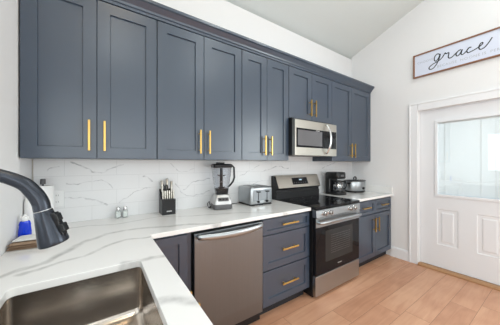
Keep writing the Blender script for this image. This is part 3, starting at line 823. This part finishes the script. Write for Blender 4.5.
knife(-.014, .024, .175, .08, -.14, 'shears', 'black handled kitchen shears in the middle of the knife block', None)

# ------------------------------------------------------------------ countertop blender
t = thing('countertop_blender', 'grey and silver blender with a tall clear pitcher and black lid', 'blender', (-2.545, -.16, .9152), math.radians(-14))
def rbox(m, hw, hd, z, r):  # rounded rectangle ring
    return [m.bm.verts.new((x, y, z)) for x, y in rrect(-hw, hw, -hd, hd, r, 4)]
def loft(levels, name, mt, parent, smooth=40, bevel=0, capt=True, dy=None):
    m = MB(); R = []
    for i, (hw, hd, z, r) in enumerate(levels):
        ring = rbox(m, hw, hd, z, min(r, hw*.98, hd*.98))
        if dy:
            for v in ring: v.co.y += dy[i]
        R.append(ring)
    for a, b_ in zip(R[:-1], R[1:]):
        for i in range(len(a)): m.bm.faces.new((a[i], a[(i+1) % len(a)], b_[(i+1) % len(a)], b_[i]))
    m.bm.faces.new(R[0][::-1])
    if capt: m.bm.faces.new(R[-1])
    bmesh.ops.recalc_face_normals(m.bm, faces=m.bm.faces[:])
    return m.build(name, mt, parent, bevel, smooth=smooth)
loft([(.090, .094, .004, .03), (.093, .096, .012, .03), (.090, .092, .05, .03), (.084, .087, .070, .03), (.070, .078, .078, .03)], 'motor_base', 'darkgrey', t)
loft([(.092, .094, .050, .03), (.091, .093, .072, .03), (.080, .084, .105, .03), (.070, .072, .135, .03), (.064, .066, .140, .03)], 'upper_housing', 'silver', t)
cpn = MB(); cpn.box(-.052, .052, -.004, .004, -.018, .018)
cp_ = cpn.build('control_panel', 'darkgrey', t, .004, loc=(0, -.087, .098)); cp_.rotation_euler = (-.42, 0, 0)
for x in (-.03, 0, .03): MB().box(x-.011, x+.011, -.0065, -.004, -.007, .007).build('button', 'black', cp_, .002)
loft([(.055, .055, .138, .02), (.058, .058, .150, .02), (.064, .064, .20, .02), (.080, .078, .32, .022), (.086, .084, .405, .022), (.084, .082, .405, .022), (.078, .076, .32, .02), (.062, .062, .20, .02), (.054, .054, .152, .02)], 'pitcher', 'pitcher', t)
loft([(.057, .057, .141, .02), (.063, .063, .195, .02)], 'pitcher_collar', 'black', t)
MB().lathe([(0, .179), (.034, .179), (.030, .205), (.016, .215), (.014, .395), (0, .395)], seg=16).build('blade_shaft', 'black', t, smooth=40)
for k, z in enumerate((.19, .25, .31)):
    b_ = MB(); b_.prism([(-.045, 0), (-.01, -.009), (.01, -.009), (.045, 0), (.01, .009), (-.01, .009)], 'z', z, z+.010)
    for v in b_.bm.verts: v.co.z += abs(v.co.x)*.25
    bmesh.ops.rotate(b_.bm, cent=(0, 0, 0), matrix=Matrix.Rotation(k*1.0+.4, 3, 'Z'), verts=b_.bm.verts[:]); b_.build('blade', 'darkgrey', t)
lid = loft([(.089, .087, .400, .022), (.091, .089, .406, .022), (.091, .089, .425, .022), (.080, .078, .437, .02)], 'lid', 'black', t)
MB().box(-.05, .03, -.02, .02, .437, .452).build('lid_latch', 'black', lid, .004)
m = MB(); m.tube([(.075, 0, .425), (.105, 0, .425), (.130, 0, .40), (.134, 0, .30), (.122, 0, .262), (.092, 0, .225), (.066, 0, .205)], .0095, 10, False, flat=(1, 1.3, 1)); m.build('handle', 'black', t, smooth=50)
# cord
m = MB(); m.tube([(-.10, .02, .03), (-.115, -.01, .045), (-.125, -.03, .075), (-.14, -.02, .05), (-.13, -.04, .02), (-.115, -.05, .035), (-.12, -.02, .012), (-.105, .03, .004), (-.09, .07, .004)], .0035, 8, True, 6)
m.build('power_cord', 'black', t, smooth=50)

# ------------------------------------------------------------------ toaster
t = thing('toaster', 'four-slice brushed stainless steel toaster between the blender and the range', 'toaster', (-2.12, -.142, .9152), math.radians(0))
TW, TD, TH = .145, .125, .195
loft([(TW-.004, TD-.004, 0.004, .02), (TW-.002, TD-.002, .018, .02)], 'base', 'black', t)
loft([(TW-.002, TD-.002, .0185, .02), (TW, TD, .03, .02), (TW, TD, TH-.022, .02), (TW-.006, TD-.004, TH-.006, .02), (TW-.02, TD-.016, TH, .02)], 'shell', 'steel_n', t, smooth=50)
for x in (-.085, -.035, .035, .085):
    MB().box(x-.014, x+.014, -.09, .10, TH-.001, TH+.0018).build('bread_slot', 'black', t, .001)
fp = MB().box(-TW+.035, TW-.018, -TD-.0045, -TD+.002, .05, TH-.03).build('front_panel', 'steel_v', t, .003)
for x in (-.05, .065):
    MB().box(x-.004, x+.004, -TD-.006, -TD-.004, .06, TH-.045).build('lever_track', 'black', fp)
    MB().box(x-.020, x+.020, -TD-.024, -TD-.004, TH-.058, TH-.044).build('lever', 'black', fp, .003)
    MB().lathe([(0, .014), (.011, .014), (.013, .010), (.013, 0)], seg=20, mtx=Matrix.Translation((x, -TD-.004, .04)) @ Matrix.Rotation(PI/2, 4, 'X')).build('browning_knob', 'black', fp, smooth=40)
for x in (-.115, -.005, .115):
    for y in (-.08,): MB().box(x-.02, x+.02, -TD+.0, -TD+.02, 0, .005).build('foot', 'black', t)
m = MB(); m.tube([(-.14, .06, .02), (-.17, .09, .006), (-.21, .105, .004), (-.25, .11, .004)], .0035, 8); m.build('power_cord', 'black', t, smooth=50)

# ------------------------------------------------------------------ coffee maker
t = thing('coffee_maker', 'black drip coffee maker on the worktop right of the range', 'coffee maker', (-.735, -.20, .9152), math.radians(-6))
loft([(.098, .125, 0, .04), (.100, .127, .006, .04), (.098, .125, .03, .04), (.09, .117, .036, .04)], 'base', 'black', t)
loft([(.094, .045, .03, .03), (.092, .043, .30, .03)], 'tower', 'black', t, dy=[.075, .075])
loft([(.092, .108, .225, .05), (.099, .116, .238, .05), (.099, .116, .30, .05), (.092, .109, .318, .05), (.07, .085, .322, .05)], 'brew_head', 'black', t)
MB().lathe([(0, .0365), (.062, .0365), (.062, .039), (0, .039)], c=(0, -.04, 0), seg=32).build('hot_plate', 'darkgrey', t, smooth=40)
MB().box(-.03, .03, -.1185, -.112, .255, .285).build('control_panel', 'darkgrey', t, .002)
MB().box(-.1002, -.096, .02, .035, .08, .21).build('water_gauge', 'darkgrey', t, .001)
t2 = thing('coffee_carafe', 'glass coffee carafe with black handle on the coffee maker hot plate', 'carafe', (-.739, -.240, .9547), math.radians(-6))
MB().lathe([(0, 0), (.055, 0), (.066, .012), (.072, .05), (.070, .085), (.058, .12), (.052, .135), (.050, .135), (.056, .12), (.068, .085), (.070, .05), (.064, .014), (.054, .003), (0, .003)], seg=36).build('glass_jug', 'carafe', t2, smooth=50)
MB().lathe([(.0, .136), (.056, .136), (.058, .142), (.055, .158), (.03, .164), (0, .165)], seg=32).build('lid', 'black', t2, smooth=40)
MB().lathe([(.0725, .082), (.0735, .084), (.0665, .104), (.0655, .102)], seg=36).build('metal_band', 'chrome', t2, smooth=40)
m = MB(); m.tube([(.02, -.052, .148), (.028, -.092, .150), (.032, -.115, .135), (.030, -.115, .09), (.022, -.10, .055), (.018, -.070, .045)], [.009, .009, .009, .009, .008, .006], 12, True, 5); m.build('handle', 'black', t2, smooth=50)

# ------------------------------------------------------------------ slow cooker
t = thing('slow_cooker', 'oval stainless steel slow cooker with glass lid in the right corner', 'slow cooker', (-.262, -.215, .9152), math.radians(-4))
EA, EB = 1.08, .84
MB().lathe([(0, .008), (.150, .008), (.155, .016), (.155, .028), (0, .028)], seg=48, sx=EA, sy=EB).build('base', 'black', t, smooth=40)
for a in (45, 135, 225, 315):
    MB().lathe([(0, 0), (.012, 0), (.013, .009), (0, .009)], c=(.12*math.cos(math.radians(a)), .09*math.sin(math.radians(a)), 0), seg=14).build('foot', 'black', t)
MB().lathe([(0, .0285), (.150, .0285), (.156, .04), (.160, .10), (.160, .165), (.157, .170), (0, .170)], seg=48, sx=EA, sy=EB).build('housing', 'steel_n', t, smooth=40)
MB().lathe([(0, .1705), (.160, .1705), (.166, .174), (.166, .181), (.158, .184), (0, .184)], seg=48, sx=EA, sy=EB).build('crock_rim', 'black', t, smooth=40)
lid = MB().lathe([(.157, .1845), (.155, .187), (.13, .193), (.08, .198), (.0, .200), (0, .197), (.08, .195), (.13, .190), (.152, .1845)], seg=48, sx=EA, sy=EB).build('glass_lid', 'lidglass', t, smooth=60)
m = MB(); m.tube([(-.028, 0, .198), (-.024, 0, .224), (0, 0, .238), (.024, 0, .224), (.028, 0, .198)], .0065, 10, True, 5, flat=(1, 1.6, 1)); m.build('lid_knob', 'black', lid, smooth=50)
for s in (-1, 1):
    h_ = MB(); h_.tube([(s*.166, -.045, .145), (s*.190, -.04, .145), (s*.197, 0, .145), (s*.190, .04, .145), (s*.166, .045, .145)], .010, 10, True, 5, flat=(1, 1, 1.3))
    if s == -1 or True: h_.build('side_handle', 'black', t, smooth=50)
kn = MB().lathe([(0, .02), (.016, .02), (.018, .016), (.019, 0), (0, 0)], seg=24, mtx=Matrix.Translation((0.0, -.131, .07)) @ Matrix.Rotation(PI/2, 4, 'X')).build('control_knob', 'black', t, smooth=40)

# ------------------------------------------------------------------ sign
t = thing('wall_sign', 'long white framed sign with the word grace in black script above the door', 'sign', (-.001, -.904, 2.505), -PI/2)
# local: X along -y world, Y = world x, front at negative Y ; size
SW, SH = 1.24, .308
m = MB(); fw = .016
for a, b_, c_, d in ((0, SW, 0, fw), (0, SW, SH-fw, SH), (0, fw, fw, SH-fw), (SW-fw, SW, fw, SH-fw)): m.box(a, b_, -.028, 0, c_, d)
m.build('frame', 'brownframe', t, .0015)
MB().box(fw, SW-fw, -.016, -.001, fw, SH-fw).build('panel', 'board', t)
def text(s, x, z, size, mt, name, parent, spacing=1.0):
    cu = bpy.data.curves.new(name, 'FONT'); cu.body = s; cu.size = size; cu.extrude = .0005; cu.space_character = spacing
    o = bpy.data.objects.new(name, cu); COL.objects.link(o)
    bpy.context.view_layer.update()
    me = bpy.data.meshes.new_from_object(o.evaluated_get(bpy.context.evaluated_depsgraph_get()))
    bpy.data.objects.remove(o)
    me.transform(Matrix.Translation((x, -.0168, z)) @ Matrix.Rotation(PI/2, 4, 'X'))
    me.materials.clear(); me.materials.append(M[mt])
    o = bpy.data.objects.new(name, me); COL.objects.link(o); o.parent = parent
    return o
text('CHOOSE', .045, .178, .036, 'greyink', 'lettering', t, 1.25)
for wd, wx in (('BECAUSE', .252), ('NO', .468), ('ONE', .543), ('IS', .650), ('PERFECT', .712)):
    text(wd, wx, .062, .040, 'greyink', 'lettering', t, 1.2)
U = lambda p: [(u-.904, -.0175, z-2.505) for u, z in p]
g_ = [(1.186, 2.705), (1.178, 2.732), (1.155, 2.738), (1.134, 2.712), (1.130, 2.675), (1.146, 2.655), (1.168, 2.675), (1.190, 2.728), (1.178, 2.67), (1.150, 2.61), (1.115, 2.572), (1.082, 2.574), (1.078, 2.600), (1.115, 2.628), (1.165, 2.645), (1.205, 2.672),
      (1.232, 2.715), (1.238, 2.722), (1.246, 2.708), (1.268, 2.712), (1.272, 2.698), (1.266, 2.660), (1.280, 2.640), (1.305, 2.648), (1.335, 2.675),
      (1.362, 2.698), (1.380, 2.700), (1.355, 2.694), (1.338, 2.665), (1.345, 2.640), (1.368, 2.650), (1.392, 2.698), (1.382, 2.655), (1.393, 2.638), (1.420, 2.655),
      (1.450, 2.692), (1.468, 2.690), (1.450, 2.695), (1.432, 2.668), (1.440, 2.640), (1.475, 2.645), (1.515, 2.660),
      (1.552, 2.682), (1.560, 2.702), (1.545, 2.702), (1.530, 2.668), (1.538, 2.636), (1.568, 2.640), (1.598, 2.672), (1.632, 2.728)]
MB().tube(U(g_), .0055, 8, True, 6, flat=(1, .15, 1)).build('script_lettering', 'ink', t)
